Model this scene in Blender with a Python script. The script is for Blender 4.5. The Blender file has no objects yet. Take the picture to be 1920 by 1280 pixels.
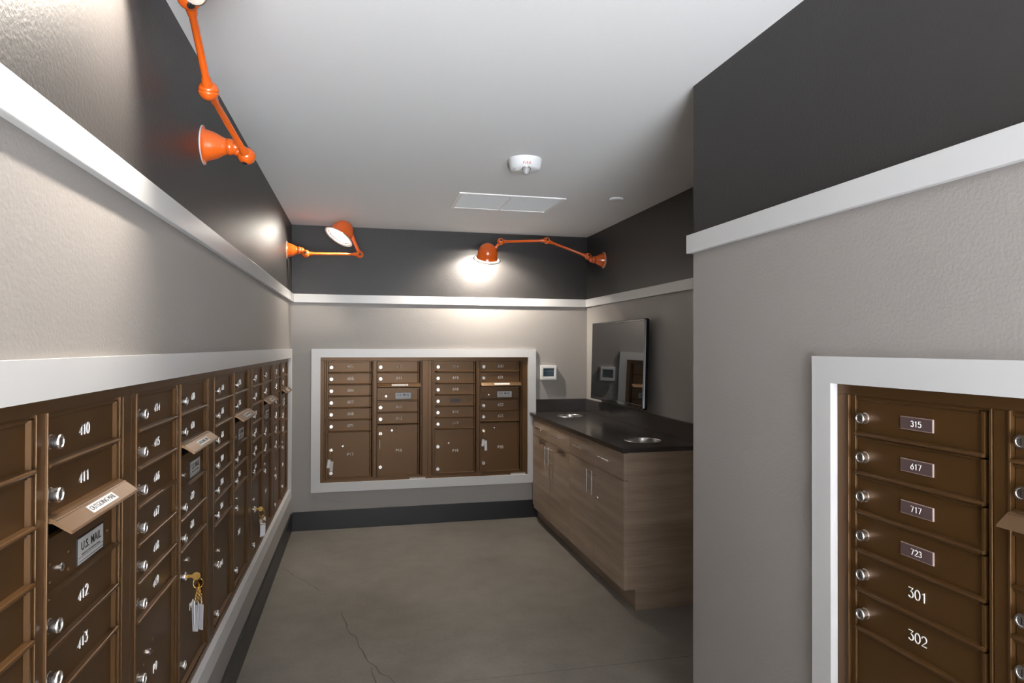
import bpy, bmesh, math, random
from mathutils import Vector, Matrix, Euler

random.seed(7)
SC = bpy.context.scene
COL = SC.collection
PI = math.pi
V = Vector

# ------------------------------------------------------------------ camera
F_PX, YAW, PITCH, ROLL, CAM_H = 1203.87, 0.2325, 0.0084, 0.0027, 1.4736
SHIFT_Y_PX = -1.0
def camera():
    fwd = V((math.sin(YAW), math.cos(YAW), 0)); right = V((math.cos(YAW), -math.sin(YAW), 0)); up = V((0, 0, 1))
    f2 = fwd*math.cos(PITCH) + up*math.sin(PITCH); u2 = up*math.cos(PITCH) - fwd*math.sin(PITCH)
    r3 = right*math.cos(ROLL) + u2*math.sin(ROLL); u3 = u2*math.cos(ROLL) - right*math.sin(ROLL)
    cam = bpy.data.cameras.new('camera'); ob = bpy.data.objects.new('camera', cam); COL.objects.link(ob)
    m = Matrix.Identity(4)
    for i in range(3):
        m[i][0] = r3[i]; m[i][1] = u3[i]; m[i][2] = -f2[i]
    m[2][3] = CAM_H
    ob.matrix_world = m
    cam.sensor_fit = 'HORIZONTAL'; cam.sensor_width = 36.0; cam.lens = F_PX/1920*36.0
    cam.shift_y = SHIFT_Y_PX/1920
    cam.clip_start = 0.02
    SC.camera = ob
camera()

# ------------------------------------------------------------------ world, light, exposure
w = bpy.data.worlds.new('daylight'); SC.world = w; w.use_nodes = True
bg = w.node_tree.nodes['Background']
# dim sky above; the glow below the horizon is added to light the ceiling
_nt = w.node_tree; _tc = _nt.nodes.new('ShaderNodeTexCoord'); _sp = _nt.nodes.new('ShaderNodeSeparateXYZ'); _mr = _nt.nodes.new('ShaderNodeMapRange')
_nt.links.new(_tc.outputs['Generated'], _sp.inputs[0]); _nt.links.new(_sp.outputs['Z'], _mr.inputs['Value'])
GROUND_FILL, SKY = 40.0, 5.5
_mr.inputs['From Min'].default_value = -0.20; _mr.inputs['From Max'].default_value = -0.07
_mr.inputs['To Min'].default_value = GROUND_FILL; _mr.inputs['To Max'].default_value = SKY
_nt.links.new(_mr.outputs[0], bg.inputs['Strength'])
bg.inputs['Color'].default_value = (0.885, 0.935, 1.0, 1)
SC.view_settings.view_transform = 'Standard'; SC.view_settings.look = 'None'
SC.view_settings.gamma = 1; SC.view_settings.use_curve_mapping = False
SC.view_settings.exposure = 0.0
def area_light(name, loc, rot, sx, sy, power, color):
    l = bpy.data.lights.new(name, 'AREA'); l.shape = 'RECTANGLE'; l.size = sx; l.size_y = sy
    l.energy = power; l.color = color
    o = bpy.data.objects.new(name, l); o.location = loc; o.rotation_euler = rot; COL.objects.link(o)
    return o
pt = area_light('open_end_portal', (0.43, -2.19, 1.22), (PI/2, 0, PI), 2.1, 2.44, 1, (1, 1, 1)); pt.data.cycles.is_portal = True
# unseen fill light, added overhead behind the camera
area_light('added_fill_light', (0.35, -1.1, 2.43), (0, 0, 0), 0.6, 0.6, 25, (1.0, 0.97, 0.93))
LAMP_W = 90.0
LAMP_COLOR = (1.0, 0.92, 0.81)

# ------------------------------------------------------------------ dimensions
XL, D, XR, XP, DP, H = -0.533, 5.381, 1.956, 1.1995, 2.156, 2.44
RAIL_T, RAIL_B, RT = 1.8876, 1.8198, 0.019
YB = -2.2                       # open end of the room behind the camera
OZ0, OZ1 = 0.372, 1.381         # mailbox opening heights
TZ0, TZ1 = 0.300, 1.450         # outer edge of the white mailbox surrounds

# ------------------------------------------------------------------ materials
MATS = {}
def mat(name, color, rough=0.5, metal=0.0, bump=0, bscale=200, coat=0, spec=0.5, noise=0, nscale=8, stretch=None, emit=None, trans=0, alpha=1):
    m = bpy.data.materials.new(name); m.use_nodes = True; nt = m.node_tree
    b = nt.nodes['Principled BSDF']
    b.inputs['Base Color'].default_value = (*color, 1); b.inputs['Roughness'].default_value = rough
    b.inputs['Metallic'].default_value = metal; b.inputs['Specular IOR Level'].default_value = spec
    b.inputs['Coat Weight'].default_value = coat; b.inputs['Coat Roughness'].default_value = 0.05
    b.inputs['Transmission Weight'].default_value = trans
    if emit: b.inputs['Emission Color'].default_value = (*emit[0], 1); b.inputs['Emission Strength'].default_value = emit[1]
    if bump or noise:
        tc = nt.nodes.new('ShaderNodeTexCoord'); mp = nt.nodes.new('ShaderNodeMapping')
        nt.links.new(tc.outputs['Object'], mp.inputs['Vector'])
        if stretch: mp.inputs['Scale'].default_value = stretch
    if bump:
        n = nt.nodes.new('ShaderNodeTexNoise'); n.inputs['Scale'].default_value = bscale; n.inputs['Detail'].default_value = 2
        nt.links.new(mp.outputs[0], n.inputs['Vector'])
        bp = nt.nodes.new('ShaderNodeBump'); bp.inputs['Strength'].default_value = bump; bp.inputs['Distance'].default_value = 0.002
        nt.links.new(n.outputs['Fac'], bp.inputs['Height']); nt.links.new(bp.outputs[0], b.inputs['Normal'])
    if noise:
        n2 = nt.nodes.new('ShaderNodeTexNoise'); n2.inputs['Scale'].default_value = nscale; n2.inputs['Detail'].default_value = 6
        nt.links.new(mp.outputs[0], n2.inputs['Vector'])
        r = nt.nodes.new('ShaderNodeValToRGB')
        r.color_ramp.elements[0].position = 0.3; r.color_ramp.elements[1].position = 0.7
        r.color_ramp.elements[0].color = (*[c*(1-noise) for c in color], 1); r.color_ramp.elements[1].color = (*[min(1, c*(1+noise)) for c in color], 1)
        nt.links.new(n2.outputs['Fac'], r.inputs['Fac']); nt.links.new(r.outputs[0], b.inputs['Base Color'])
    MATS[name] = m
    return m

M_GREY = mat('greige_wall_paint', (0.312, 0.288, 0.268), 0.48, bump=0.5, bscale=115, spec=0.4)
M_DARK = mat('charcoal_wall_paint', (0.028, 0.0255, 0.0245), 0.45, bump=0.5, bscale=115, spec=0.42)
M_CEIL = mat('white_ceiling_paint', (0.86, 0.85, 0.84), 0.7, bump=0.1, bscale=150)
M_TRIM = mat('white_trim_paint', (0.59, 0.583, 0.577), 0.30)
M_BASE = mat('black_baseboard', (0.010, 0.010, 0.011), 0.38)
M_BRONZE = mat('bronze_mailbox_metal', (0.104, 0.050, 0.0155), 0.36, metal=0.45, bump=0.08, bscale=900)
M_FLAP_LIT = mat('lit_flap_bronze', (0.19, 0.112, 0.058), 0.36, metal=0.7)  # door bronze made lighter: light caught by the sloping flap is in the colour
M_HOLE = mat('dark_slot', (0.004, 0.003, 0.002), 0.8)
M_CHROME = mat('chrome', (0.78, 0.76, 0.74), 0.14, metal=1)
M_STEEL = mat('brushed_steel', (0.66, 0.64, 0.61), 0.26, metal=1)
M_BRASS = mat('brass', (0.72, 0.45, 0.13), 0.22, metal=1)
M_INK = mat('pale_engraving', (0.88, 0.86, 0.84), 0.5)
M_BLACKINK = mat('black_print', (0.015, 0.015, 0.017), 0.5)
M_LABEL = mat('silver_label', (0.50, 0.49, 0.48), 0.35)
M_WHITELABEL = mat('white_label', (0.72, 0.71, 0.69), 0.4)
M_PLATE = mat('mauve_number_plate', (0.090, 0.058, 0.056), 0.3)
M_PLATEEDGE = mat('bevelled_plate_edge', (0.36, 0.27, 0.25), 0.3)
M_DARKPLATE = mat('dark_blank_plate', (0.022, 0.010, 0.006), 0.4)
M_ORANGE = mat('orange_enamel', (0.72, 0.115, 0.010), 0.24, coat=0.5)
M_LAMPWHITE = mat('white_enamel_rim', (0.85, 0.84, 0.82), 0.35)
M_RUBBER = mat('black_rubber', (0.012, 0.012, 0.012), 0.5)
M_COUNTER = mat('dark_quartz', (0.036, 0.031, 0.028), 0.17, noise=0.12, nscale=120)
M_TV = mat('glossy_black_plastic', (0.006, 0.006, 0.007), 0.08, coat=0.5)
M_SCREEN = mat('dark_glass_screen', (0.004, 0.004, 0.004), 0.035, spec=0.7)
M_DEVICE = mat('white_plastic', (0.74, 0.74, 0.73), 0.4)
M_RED = mat('red_print', (0.45, 0.10, 0.09), 0.5)
M_LENS = mat('clear_strobe_lens', (0.9, 0.9, 0.9), 0.05, trans=0.7)
M_LCD = mat('blue_lcd', (0.020, 0.040, 0.055), 0.12)
M_LCDBAND = mat('pale_blue_lcd_band', (0.045, 0.085, 0.115), 0.12)
M_VENT = mat('white_vent_enamel', (0.92, 0.91, 0.90), 0.4)
M_LOCK = mat('nickel_lock', (0.86, 0.84, 0.82), 0.27, metal=1)
M_GRILLE = mat('grille_white', (0.82, 0.84, 0.85), 0.5)
M_TAG = mat('clear_plastic_tag', (0.85, 0.84, 0.86), 0.12, trans=0.55)
M_PAPERTAG = mat('white_tag_insert', (0.68, 0.66, 0.66), 0.4)
M_BULB = mat('glowing_bulb', (1, 1, 1), 0.4, emit=((1.0, 0.93, 0.82), 28))
M_LAMPGLASS = mat('frosted_glass_disc', (0.9, 0.9, 0.9), 0.3)

def rim_glass():
    m = bpy.data.materials.new('frosted_rim_glass'); m.use_nodes = True; nt = m.node_tree; b = nt.nodes['Principled BSDF']
    b.inputs['Base Color'].default_value = (0.9, 0.89, 0.87, 1); b.inputs['Roughness'].default_value = 0.3
    t = nt.nodes.new('ShaderNodeBsdfTranslucent'); t.inputs['Color'].default_value = (0.9, 0.89, 0.87, 1)
    mx = nt.nodes.new('ShaderNodeMixShader'); mx.inputs[0].default_value = 0.6
    nt.links.new(b.outputs[0], mx.inputs[1]); nt.links.new(t.outputs[0], mx.inputs[2]); nt.links.new(mx.outputs[0], nt.nodes['Material Output'].inputs[0])
    return m
M_RIMGLASS = rim_glass()
def wood():
    m = bpy.data.materials.new('greybrown_wood_laminate'); m.use_nodes = True; nt = m.node_tree; b = nt.nodes['Principled BSDF']
    b.inputs['Roughness'].default_value = 0.42
    tc = nt.nodes.new('ShaderNodeTexCoord')
    def layer(scale, detail, st):
        mp = nt.nodes.new('ShaderNodeMapping'); mp.inputs['Scale'].default_value = st
        n = nt.nodes.new('ShaderNodeTexNoise'); n.inputs['Scale'].default_value = scale; n.inputs['Detail'].default_value = detail
        nt.links.new(tc.outputs['Object'], mp.inputs[0]); nt.links.new(mp.outputs[0], n.inputs['Vector']); return n
    a = layer(1.0, 5, (1.0, 1.0, 17)); c = layer(1.0, 2, (6, 6, 240))
    mx = nt.nodes.new('ShaderNodeMath'); mx.operation = 'MULTIPLY_ADD'
    mx.inputs[1].default_value = 0.30
    nt.links.new(c.outputs['Fac'], mx.inputs[0]); 
    m2 = nt.nodes.new('ShaderNodeMath'); m2.operation = 'MULTIPLY'; m2.inputs[1].default_value = 0.70
    nt.links.new(a.outputs['Fac'], m2.inputs[0]); nt.links.new(m2.outputs[0], mx.inputs[2])
    r = nt.nodes.new('ShaderNodeValToRGB'); e = r.color_ramp.elements
    e[0].position = 0.34; e[0].color = (0.215, 0.148, 0.100, 1); e[1].position = 0.66; e[1].color = (0.365, 0.275, 0.200, 1)
    nt.links.new(mx.outputs[0], r.inputs['Fac']); nt.links.new(r.outputs[0], b.inputs['Base Color'])
    return m
M_WOOD = wood()

def concrete():
    m = bpy.data.materials.new('sealed_concrete'); m.use_nodes = True; nt = m.node_tree; b = nt.nodes['Principled BSDF']
    tc = nt.nodes.new('ShaderNodeTexCoord')
    def noise(s, d, rough=0.55):
        n = nt.nodes.new('ShaderNodeTexNoise'); n.inputs['Scale'].default_value = s; n.inputs['Detail'].default_value = d
        n.inputs['Roughness'].default_value = rough
        nt.links.new(tc.outputs['Object'], n.inputs['Vector']); return n
    big = noise(1.5, 6); fine = noise(55, 4); mid = noise(7, 5)
    r = nt.nodes.new('ShaderNodeValToRGB'); e = r.color_ramp.elements
    e[0].position = 0.32; e[0].color = (0.122, 0.108, 0.090, 1); e[1].position = 0.68; e[1].color = (0.228, 0.204, 0.176, 1)
    a = nt.nodes.new('ShaderNodeMath'); a.operation = 'MULTIPLY_ADD'; a.inputs[1].default_value = 0.22
    nt.links.new(fine.outputs['Fac'], a.inputs[0])
    a2 = nt.nodes.new('ShaderNodeMath'); a2.operation = 'MULTIPLY_ADD'; a2.inputs[1].default_value = 0.33
    nt.links.new(mid.outputs['Fac'], a2.inputs[0])
    a3 = nt.nodes.new('ShaderNodeMath'); a3.operation = 'MULTIPLY'; a3.inputs[1].default_value = 0.45
    nt.links.new(big.outputs['Fac'], a3.inputs[0]); nt.links.new(a3.outputs[0], a2.inputs[2]); nt.links.new(a2.outputs[0], a.inputs[2])
    nt.links.new(a.outputs[0], r.inputs['Fac'])
    # pale specks
    vo = nt.nodes.new('ShaderNodeTexVoronoi'); vo.inputs['Scale'].default_value = 9
    nt.links.new(tc.outputs['Object'], vo.inputs['Vector'])
    lt = nt.nodes.new('ShaderNodeMath'); lt.operation = 'LESS_THAN'; lt.inputs[1].default_value = 0.030
    nt.links.new(vo.outputs['Distance'], lt.inputs[0])
    mix = nt.nodes.new('ShaderNodeMixRGB'); mix.inputs['Color2'].default_value = (0.32, 0.29, 0.25, 1)
    mf = nt.nodes.new('ShaderNodeMath'); mf.operation = 'MULTIPLY'; mf.inputs[1].default_value = 0.5
    nt.links.new(lt.outputs[0], mf.inputs[0]); nt.links.new(mf.outputs[0], mix.inputs['Fac'])
    nt.links.new(r.outputs[0], mix.inputs['Color1']); nt.links.new(mix.outputs[0], b.inputs['Base Color'])
    b.inputs['Roughness'].default_value = 0.38
    bp = nt.nodes.new('ShaderNodeBump'); bp.inputs['Strength'].default_value = 0.08; bp.inputs['Distance'].default_value = 0.002
    nt.links.new(mid.outputs['Fac'], bp.inputs['Height']); nt.links.new(bp.outputs[0], b.inputs['Normal'])
    return m
M_FLOOR = concrete()
M_CRACK = mat('floor_crack', (0.105, 0.092, 0.077), 0.6)

# ------------------------------------------------------------------ mesh helpers
class MB:
    """collects shapes into one mesh"""
    def __init__(s): s.v = []; s.f = []; s.mi = []; s.sm = []
    def add(s, vs, fs, mi=0, smooth=False):
        o = len(s.v); s.v += [tuple(v) for v in vs]
        for f in fs: s.f.append([i+o for i in f]); s.mi.append(mi); s.sm.append(smooth)
        return s
    def box(s, x0, x1, y0, y1, z0, z1, mi=0, bev=0.0):
        if bev > 0:
            bm = bmesh.new(); bmesh.ops.create_cube(bm, size=1)
            for v in bm.verts: v.co = V(((x0+x1)/2+v.co.x*(x1-x0), (y0+y1)/2+v.co.y*(y1-y0), (z0+z1)/2+v.co.z*(z1-z0)))
            bmesh.ops.bevel(bm, geom=bm.edges[:], offset=bev, segments=2, affect='EDGES', profile=0.5)
            s.bm(bm, mi); return s
        vs = [(x, y, z) for x in (x0, x1) for y in (y0, y1) for z in (z0, z1)]
        return s.add(vs, [(0, 1, 3, 2), (4, 6, 7, 5), (0, 4, 5, 1), (2, 3, 7, 6), (0, 2, 6, 4), (1, 5, 7, 3)], mi)
    def bm(s, bm, mi=0, smooth=False):
        bm.verts.index_update()
        s.add([v.co.copy() for v in bm.verts], [[v.index for v in f.verts] for f in bm.faces], mi, smooth); bm.free(); return s
    def prism(s, prof, a0, a1, axis='x', mi=0):
        """profile of 2-D points swept along an axis. axis x: (y,z)  y: (x,z)  z: (x,y)"""
        def p(t, q):
            return {'x': (t, q[0], q[1]), 'y': (q[0], t, q[1]), 'z': (q[0], q[1], t)}[axis]
        n = len(prof)
        vs = [p(a0, q) for q in prof] + [p(a1, q) for q in prof]
        fs = [(i, (i+1) % n, n+(i+1) % n, n+i) for i in range(n)] + [tuple(range(n))[::-1], tuple(range(n, 2*n))]
        return s.add(vs, fs, mi)
    def lathe(s, prof, M=None, seg=24, mi=0, smooth=True, close=True):
        """profile (radius, height) turned about local z, placed with matrix M"""
        M = M or Matrix.Identity(4); vs = []; fs = []
        for r, h in prof:
            for k in range(seg):
                a = 2*PI*k/seg; vs.append(M @ V((max(r, 1e-5)*math.cos(a), max(r, 1e-5)*math.sin(a), h)))
        for i in range(len(prof)-1):
            for k in range(seg):
                k2 = (k+1) % seg
                fs.append((i*seg+k, i*seg+k2, (i+1)*seg+k2, (i+1)*seg+k))
        s.add(vs, fs, mi, smooth)
        if close:
            s.add(vs[:seg], [tuple(range(seg))[::-1]], mi); s.add(vs[-seg:], [tuple(range(seg))], mi)
        return s
    def tube(s, pts, r, seg=8, mi=0, closed=False, smooth=True):
        pts = [V(p) for p in pts]; n = len(pts); vs = []; fs = []
        up = None; rs = r if isinstance(r, (list, tuple)) else [r]*n
        for i, p in enumerate(pts):
            a = pts[(i-1) % n] if (closed or i > 0) else p; b = pts[(i+1) % n] if (closed or i < n-1) else p
            t = (b-a).normalized()
            if up is None:
                up = V((0, 0, 1)) if abs(t.z) < 0.9 else V((1, 0, 0))
            x = up - t*up.dot(t)
            if x.length < 1e-5: x = t.orthogonal()
            x.normalize(); y = t.cross(x); up = x
            for k in range(seg):
                an = 2*PI*k/seg; vs.append(p + (x*math.cos(an)+y*math.sin(an))*rs[i])
        m = n if closed else n-1
        for i in range(m):
            j = (i+1) % n
            for k in range(seg):
                k2 = (k+1) % seg; fs.append((i*seg+k, i*seg+k2, j*seg+k2, j*seg+k))
        s.add(vs, fs, mi, smooth)
        if not closed:
            s.add(vs[:seg], [tuple(range(seg))[::-1]], mi); s.add(vs[-seg:], [tuple(range(seg))], mi)
        return s
    def ball(s, c, r, mi=0, seg=20, rings=12, scale=(1, 1, 1)):
        M = Matrix.Translation(V(c))
        prof = [(r*math.sin(PI*i/rings), -r*math.cos(PI*i/rings)) for i in range(rings+1)]
        return s.lathe(prof, M, seg, mi, True, False)
    def cyl(s, a, b, r, seg=16, mi=0): return s.tube([a, b], r, seg, mi)
    def text(s, txt, size, M, mi=0, depth=0.0004, spacing=1.0, bold=0.0):
        c = bpy.data.curves.new('t', 'FONT'); c.body = txt; c.size = size; c.align_x = 'CENTER'; c.align_y = 'CENTER'
        c.extrude = depth; c.resolution_u = 3; c.space_character = spacing; c.offset = bold
        o = bpy.data.objects.new('t', c); COL.objects.link(o)
        dg = bpy.context.evaluated_depsgraph_get(); dg.update()
        me = bpy.data.meshes.new_from_object(o.evaluated_get(dg))
        s.add([M @ v.co for v in me.vertices], [list(p.vertices) for p in me.polygons], mi)
        bpy.data.objects.remove(o); bpy.data.curves.remove(c); bpy.data.meshes.remove(me)
        return s
    def mesh(s, name, mats):
        me = bpy.data.meshes.new(name); me.from_pydata(s.v, [], s.f)
        for m in mats: me.materials.append(m)
        me.polygons.foreach_set('material_index', s.mi); me.polygons.foreach_set('use_smooth', s.sm)
        bm = bmesh.new(); bm.from_mesh(me); bmesh.ops.recalc_face_normals(bm, faces=bm.faces[:]); bm.to_mesh(me); bm.free()
        me.validate(); me.update(); return me

def link(name, me, parent=None, loc=(0, 0, 0), rz=0.0):
    o = bpy.data.objects.new(name, me); COL.objects.link(o); o.location = loc; o.rotation_euler = (0, 0, rz)
    if parent: o.parent = parent
    return o
def obj(name, mb, mats, parent=None, loc=(0, 0, 0), rz=0.0):
    if not isinstance(mats, (list, tuple)): mats = [mats]
    return link(name, mb.mesh(name, mats), parent, loc, rz)
def thing(name, label, cat, loc=(0, 0, 0), rz=0.0, group=None):
    o = bpy.data.objects.new(name, None); COL.objects.link(o); o.location = loc; o.rotation_euler = (0, 0, rz)
    o.empty_display_size = 0.05
    return tag(o, label, cat, group)
def tag(o, label, cat, group=None):
    o['label'] = label; o['category'] = cat
    if group: o['group'] = group
    return o
STRUCT_LABELS = {}
def struct(name, mb, mats, label, cat):
    o = obj(name, mb, mats); o['kind'] = 'structure'; o['label'] = label; o['category'] = cat; return o
def face_z(a, b):
    """matrix at a with local z pointing to b"""
    a = V(a); d = (V(b)-a).normalized()
    return Matrix.Translation(a) @ d.to_track_quat('Z', 'Y').to_matrix().to_4x4()

# ------------------------------------------------------------------ the room
def wall_with_hole(mb, axis, p0, p1, a0, a1, hole, seam=1.857):
    """wall slab between p0..p1 across, a0..a1 along; grey below the rail, charcoal above"""
    def bx(u0, u1, z0, z1, mi):
        if axis == 'x': mb.box(p0, p1, u0, u1, z0, z1, mi)
        else: mb.box(u0, u1, p0, p1, z0, z1, mi)
    if hole:
        h0, h1 = hole
        bx(a0, h0, 0, seam, 0); bx(h1, a1, 0, seam, 0); bx(h0, h1, 0, OZ0, 0); bx(h0, h1, OZ1, seam, 0)
    else: bx(a0, a1, 0, seam, 0)
    bx(a0, a1, seam, H, 1)

ULW = 0.867; UL0 = 0.844; UL1 = UL0+4*ULW+ULW           # left bank: five units
UBW = 0.8605; UB0 = -0.307                               # back bank: two units
UR0 = 1.42; URW = 0.8605                                 # right bank: one unit, running towards the camera
WT = 0.16
mb = MB(); wall_with_hole(mb, 'x', XL-WT, XL, YB, D+WT, (UL0, UL1))
struct('wall_left', mb, [M_GREY, M_DARK], 'long left wall, greige below the white rail and charcoal above', 'wall')
mb = MB(); wall_with_hole(mb, 'y', D, D+WT, XL, XR+WT, (UB0, UB0+2*UBW))
struct('wall_back', mb, [M_GREY, M_DARK], 'far end wall, greige below the rail and charcoal above it', 'wall')
mb = MB(); wall_with_hole(mb, 'x', XR, XR+WT, DP, D, None)
struct('wall_right', mb, [M_GREY, M_DARK], 'right wall of the alcove behind cabinet and television', 'wall')
mb = MB(); wall_with_hole(mb, 'x', XP, XP+WT, YB, DP-0.14, (UR0-URW, UR0))
mb.box(XP, XR+WT, DP-0.14, DP, 0, 1.857, 0); mb.box(XP, XR+WT, DP-0.14, DP, 1.857, H, 1)
struct('wall_partition', mb, [M_GREY, M_DARK], 'near right projecting wall, greige below the rail and charcoal above', 'wall')
mb = MB(); mb.box(XL-WT, XR+WT, YB, D+WT, H, H+0.1)
struct('ceiling', mb, [M_CEIL], 'plain white painted ceiling over the mail room', 'ceiling')

mb = MB(); mb.box(XL-WT, XR+WT, YB, D+WT, -0.1, 0)
def ribbon(pts, wd, z=0.0006, mi=1):
    for i in range(len(pts)-1):
        a = V((*pts[i], z)); b = V((*pts[i+1], z)); d = (b-a).normalized(); n = V((-d.y, d.x, 0))
        w0 = wd*(0.6+0.8*((i*37) % 7)/7); w1 = wd*(0.6+0.8*(((i+1)*37) % 7)/7)
        mb.add([a-n*w0/2, a+n*w0/2, b+n*w1/2, b-n*w1/2], [(0, 1, 2, 3)], mi)
def wiggle(pts, step=0.05, amp=0.012):
    out = [pts[0]]; rnd = random.Random(3)
    for a, b in zip(pts, pts[1:]):
        n = max(1, int((V(b)-V(a)).length/step))
        for k in range(1, n+1):
            t = k/n; j = amp if k < n else 0
            out.append((a[0]+(b[0]-a[0])*t+rnd.uniform(-j, j), a[1]+(b[1]-a[1])*t+rnd.uniform(-j, j)))
    return out
ribbon(wiggle([(-0.50, 4.53), (-0.37, 4.28), (-0.22, 4.02)]), 0.004)
ribbon(wiggle([(-0.094, 3.705), (-0.062, 3.522), (0.0, 3.25), (0.043, 3.084), (0.154, 2.863), (0.25, 2.70), (0.31, 2.45)]), 0.007)
ribbon(wiggle([(0.060, 3.03), (0.075, 2.88), (0.06, 2.7)]), 0.006)
ribbon([(0.20, 2.818), (0.7, 2.806), (1.2, 2.797), (1.956, 2.79)], 0.004)
struct('floor', mb, [M_FLOOR, M_CRACK], 'sealed grey brown concrete floor with hairline cracks', 'floor')

# chair rails
def bx(x0, x1, y0, y1, z0, z1, bev=0.002): return MB().box(x0, x1, y0, y1, z0, z1, 0, bev)
struct('trim_1', bx(XL, XL+RT, YB, D, RAIL_B, RAIL_T), M_TRIM, 'white chair rail running along the left wall', 'trim')
struct('trim_2', bx(XL+RT, XR-RT, D-RT, D, RAIL_B, RAIL_T), M_TRIM, 'white chair rail across the far wall', 'trim')
struct('trim_3', bx(XR-RT, XR, DP+RT, D, RAIL_B, RAIL_T), M_TRIM, 'white chair rail above the television', 'trim')
mb = MB().box(XP-RT, XP, YB, DP+RT, RAIL_B, RAIL_T, 0, 0.002).box(XP, XR, DP, DP+RT, RAIL_B, RAIL_T, 0, 0.002)
struct('trim_4', mb, M_TRIM, 'white chair rail wrapping the near right wall corner', 'trim')
# white picture-frame surrounds
def surround(u0, u1, left=0.070, right=0.070, t=0.021, inn=0.012):
    """frame in local coords: x along, y=0 wall face, z up; inner reveal goes back into the opening"""
    m = MB(); o0, o1 = u0-left, u1+right
    def miter(q):  # q: four (x,z) outer/inner points
        m.add([(x, -t, z) for x, z in q]+[(x, 0.02, z) for x, z in q], [(0, 1, 2, 3), (4, 7, 6, 5), (0, 4, 5, 1), (1, 5, 6, 2), (2, 6, 7, 3), (3, 7, 4, 0)])
    i0, i1, z0, z1 = u0, u1, OZ0, OZ1
    for q in ([(o0, TZ1), (o1, TZ1), (i1, z1), (i0, z1)], [(i0, z0), (i1, z0), (o1, TZ0), (o0, TZ0)], [(o0, TZ0), (o0, TZ1), (i0, z1), (i0, z0)], [(i1, z0), (i1, z1), (o1, TZ1), (o1, TZ0)]):
        v = [(x, -t, z) for x, z in q]+[(x, -0.0002, z) for x, z in q]
        m.add(v, [(0, 1, 2, 3), (4, 7, 6, 5), (0, 4, 5, 1), (1, 5, 6, 2), (2, 6, 7, 3), (3, 7, 4, 0)])
    return m
def placed(name, m, mats, loc, rz, label, cat):
    o = obj(name, m, mats, None, loc, rz); o['kind'] = 'structure'; o['label'] = label; o['category'] = cat; return o
placed('trim_5', surround(0, 5*ULW), M_TRIM, (XL, UL0, 0), PI/2, 'long white surround framing the left bank of mailboxes', 'trim')
placed('trim_6', surround(0, 2*UBW), M_TRIM, (UB0, D, 0), 0, 'white surround framing the mailboxes on the far wall', 'trim')
placed('trim_7', surround(0, URW), M_TRIM, (XP, UR0, 0), -PI/2, 'white surround framing the near right mailboxes', 'trim')
# baseboards
BH, BT = 0.150, 0.014
struct('baseboard_left', bx(XL, XL+BT, YB, D, 0, BH-0.012), M_BASE, 'black baseboard along the left wall', 'baseboard')
struct('baseboard_back', bx(XL+BT, 1.50, D-BT, D, 0, BH), M_BASE, 'black baseboard along the far wall', 'baseboard')
struct('baseboard_right', bx(XR-BT, XR, DP+BT, 3.34, 0, BH), M_BASE, 'short black baseboard beside the cabinet end panel', 'baseboard')
mb = MB().box(XP-BT, XP, YB, DP+BT, 0, BH, 0, 0.002).box(XP, XR, DP, DP+BT, 0, BH, 0, 0.002)
struct('baseboard_partition', mb, M_BASE, 'black baseboard around the near right wall', 'baseboard')

# ------------------------------------------------------------------ engraved digits
def arc(cx, cy, rx, ry, a0, a1, n=12):
    return [(cx+rx*math.cos(math.radians(a0+(a1-a0)*i/n)), cy+ry*math.sin(math.radians(a0+(a1-a0)*i/n))) for i in range(n+1)]
GLYPH = {
    '0': [arc(.3, .5, .3, .5, 90, 450, 22)],
    '1': [[(.14, .80), (.34, 1), (.34, 0)]],
    '2': [arc(.3, .70, .28, .30, 165, -35, 12)+[(.02, 0), (.6, 0)]],
    '3': [[(.02, 1), (.54, 1), (.26, .62)]+arc(.28, .31, .30, .31, 85, -150, 14)],
    '4': [[(.44, 0), (.44, 1), (0, .28), (.6, .28)]],
    '5': [[(.54, 1), (.12, 1), (.05, .56)]+arc(.28, .32, .31, .32, 135, -145, 16)],
    '6': [[(.46, 1), (.12, .52)]+arc(.3, .31, .29, .31, 140, 500, 22)],
    '7': [[(.02, 1), (.58, 1), (.2, 0)]],
    '8': [arc(.3, .755, .23, .245, 0, 360, 18), arc(.3, .265, .29, .265, 0, 360, 20)],
    '9': [arc(.3, .69, .29, .31, 0, 360, 20), [(.585, .62), (.45, .25), (.22, 0)]],
    'P': [[(.05, 0), (.05, 1), (.35, 1)]+arc(.35, .73, .23, .27, 90, -90, 10)+[(.05, .46)]],
}
def number_mesh(txt, hgt=0.0215, r=0.00145):
    m = MB(); adv = hgt*0.80; w = adv*(len(txt)-1)+hgt*0.6
    for i, ch in enumerate(txt):
        x0 = -w/2+i*adv
        for st in GLYPH[ch]:
            m.tube([(x0+x*hgt, 0, (y-0.5)*hgt) for x, y in st], r, 6, 0)
    return m

# ------------------------------------------------------------------ mailbox parts (local: x along, -y towards the room, z up)
PITCH_Z, ZTOP = 0.0955, 1.351
CA, CB, CW = 0.060, 0.449, 0.348              # column starts and width
YP = 0.010                                    # door panel depth behind the frame face

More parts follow.
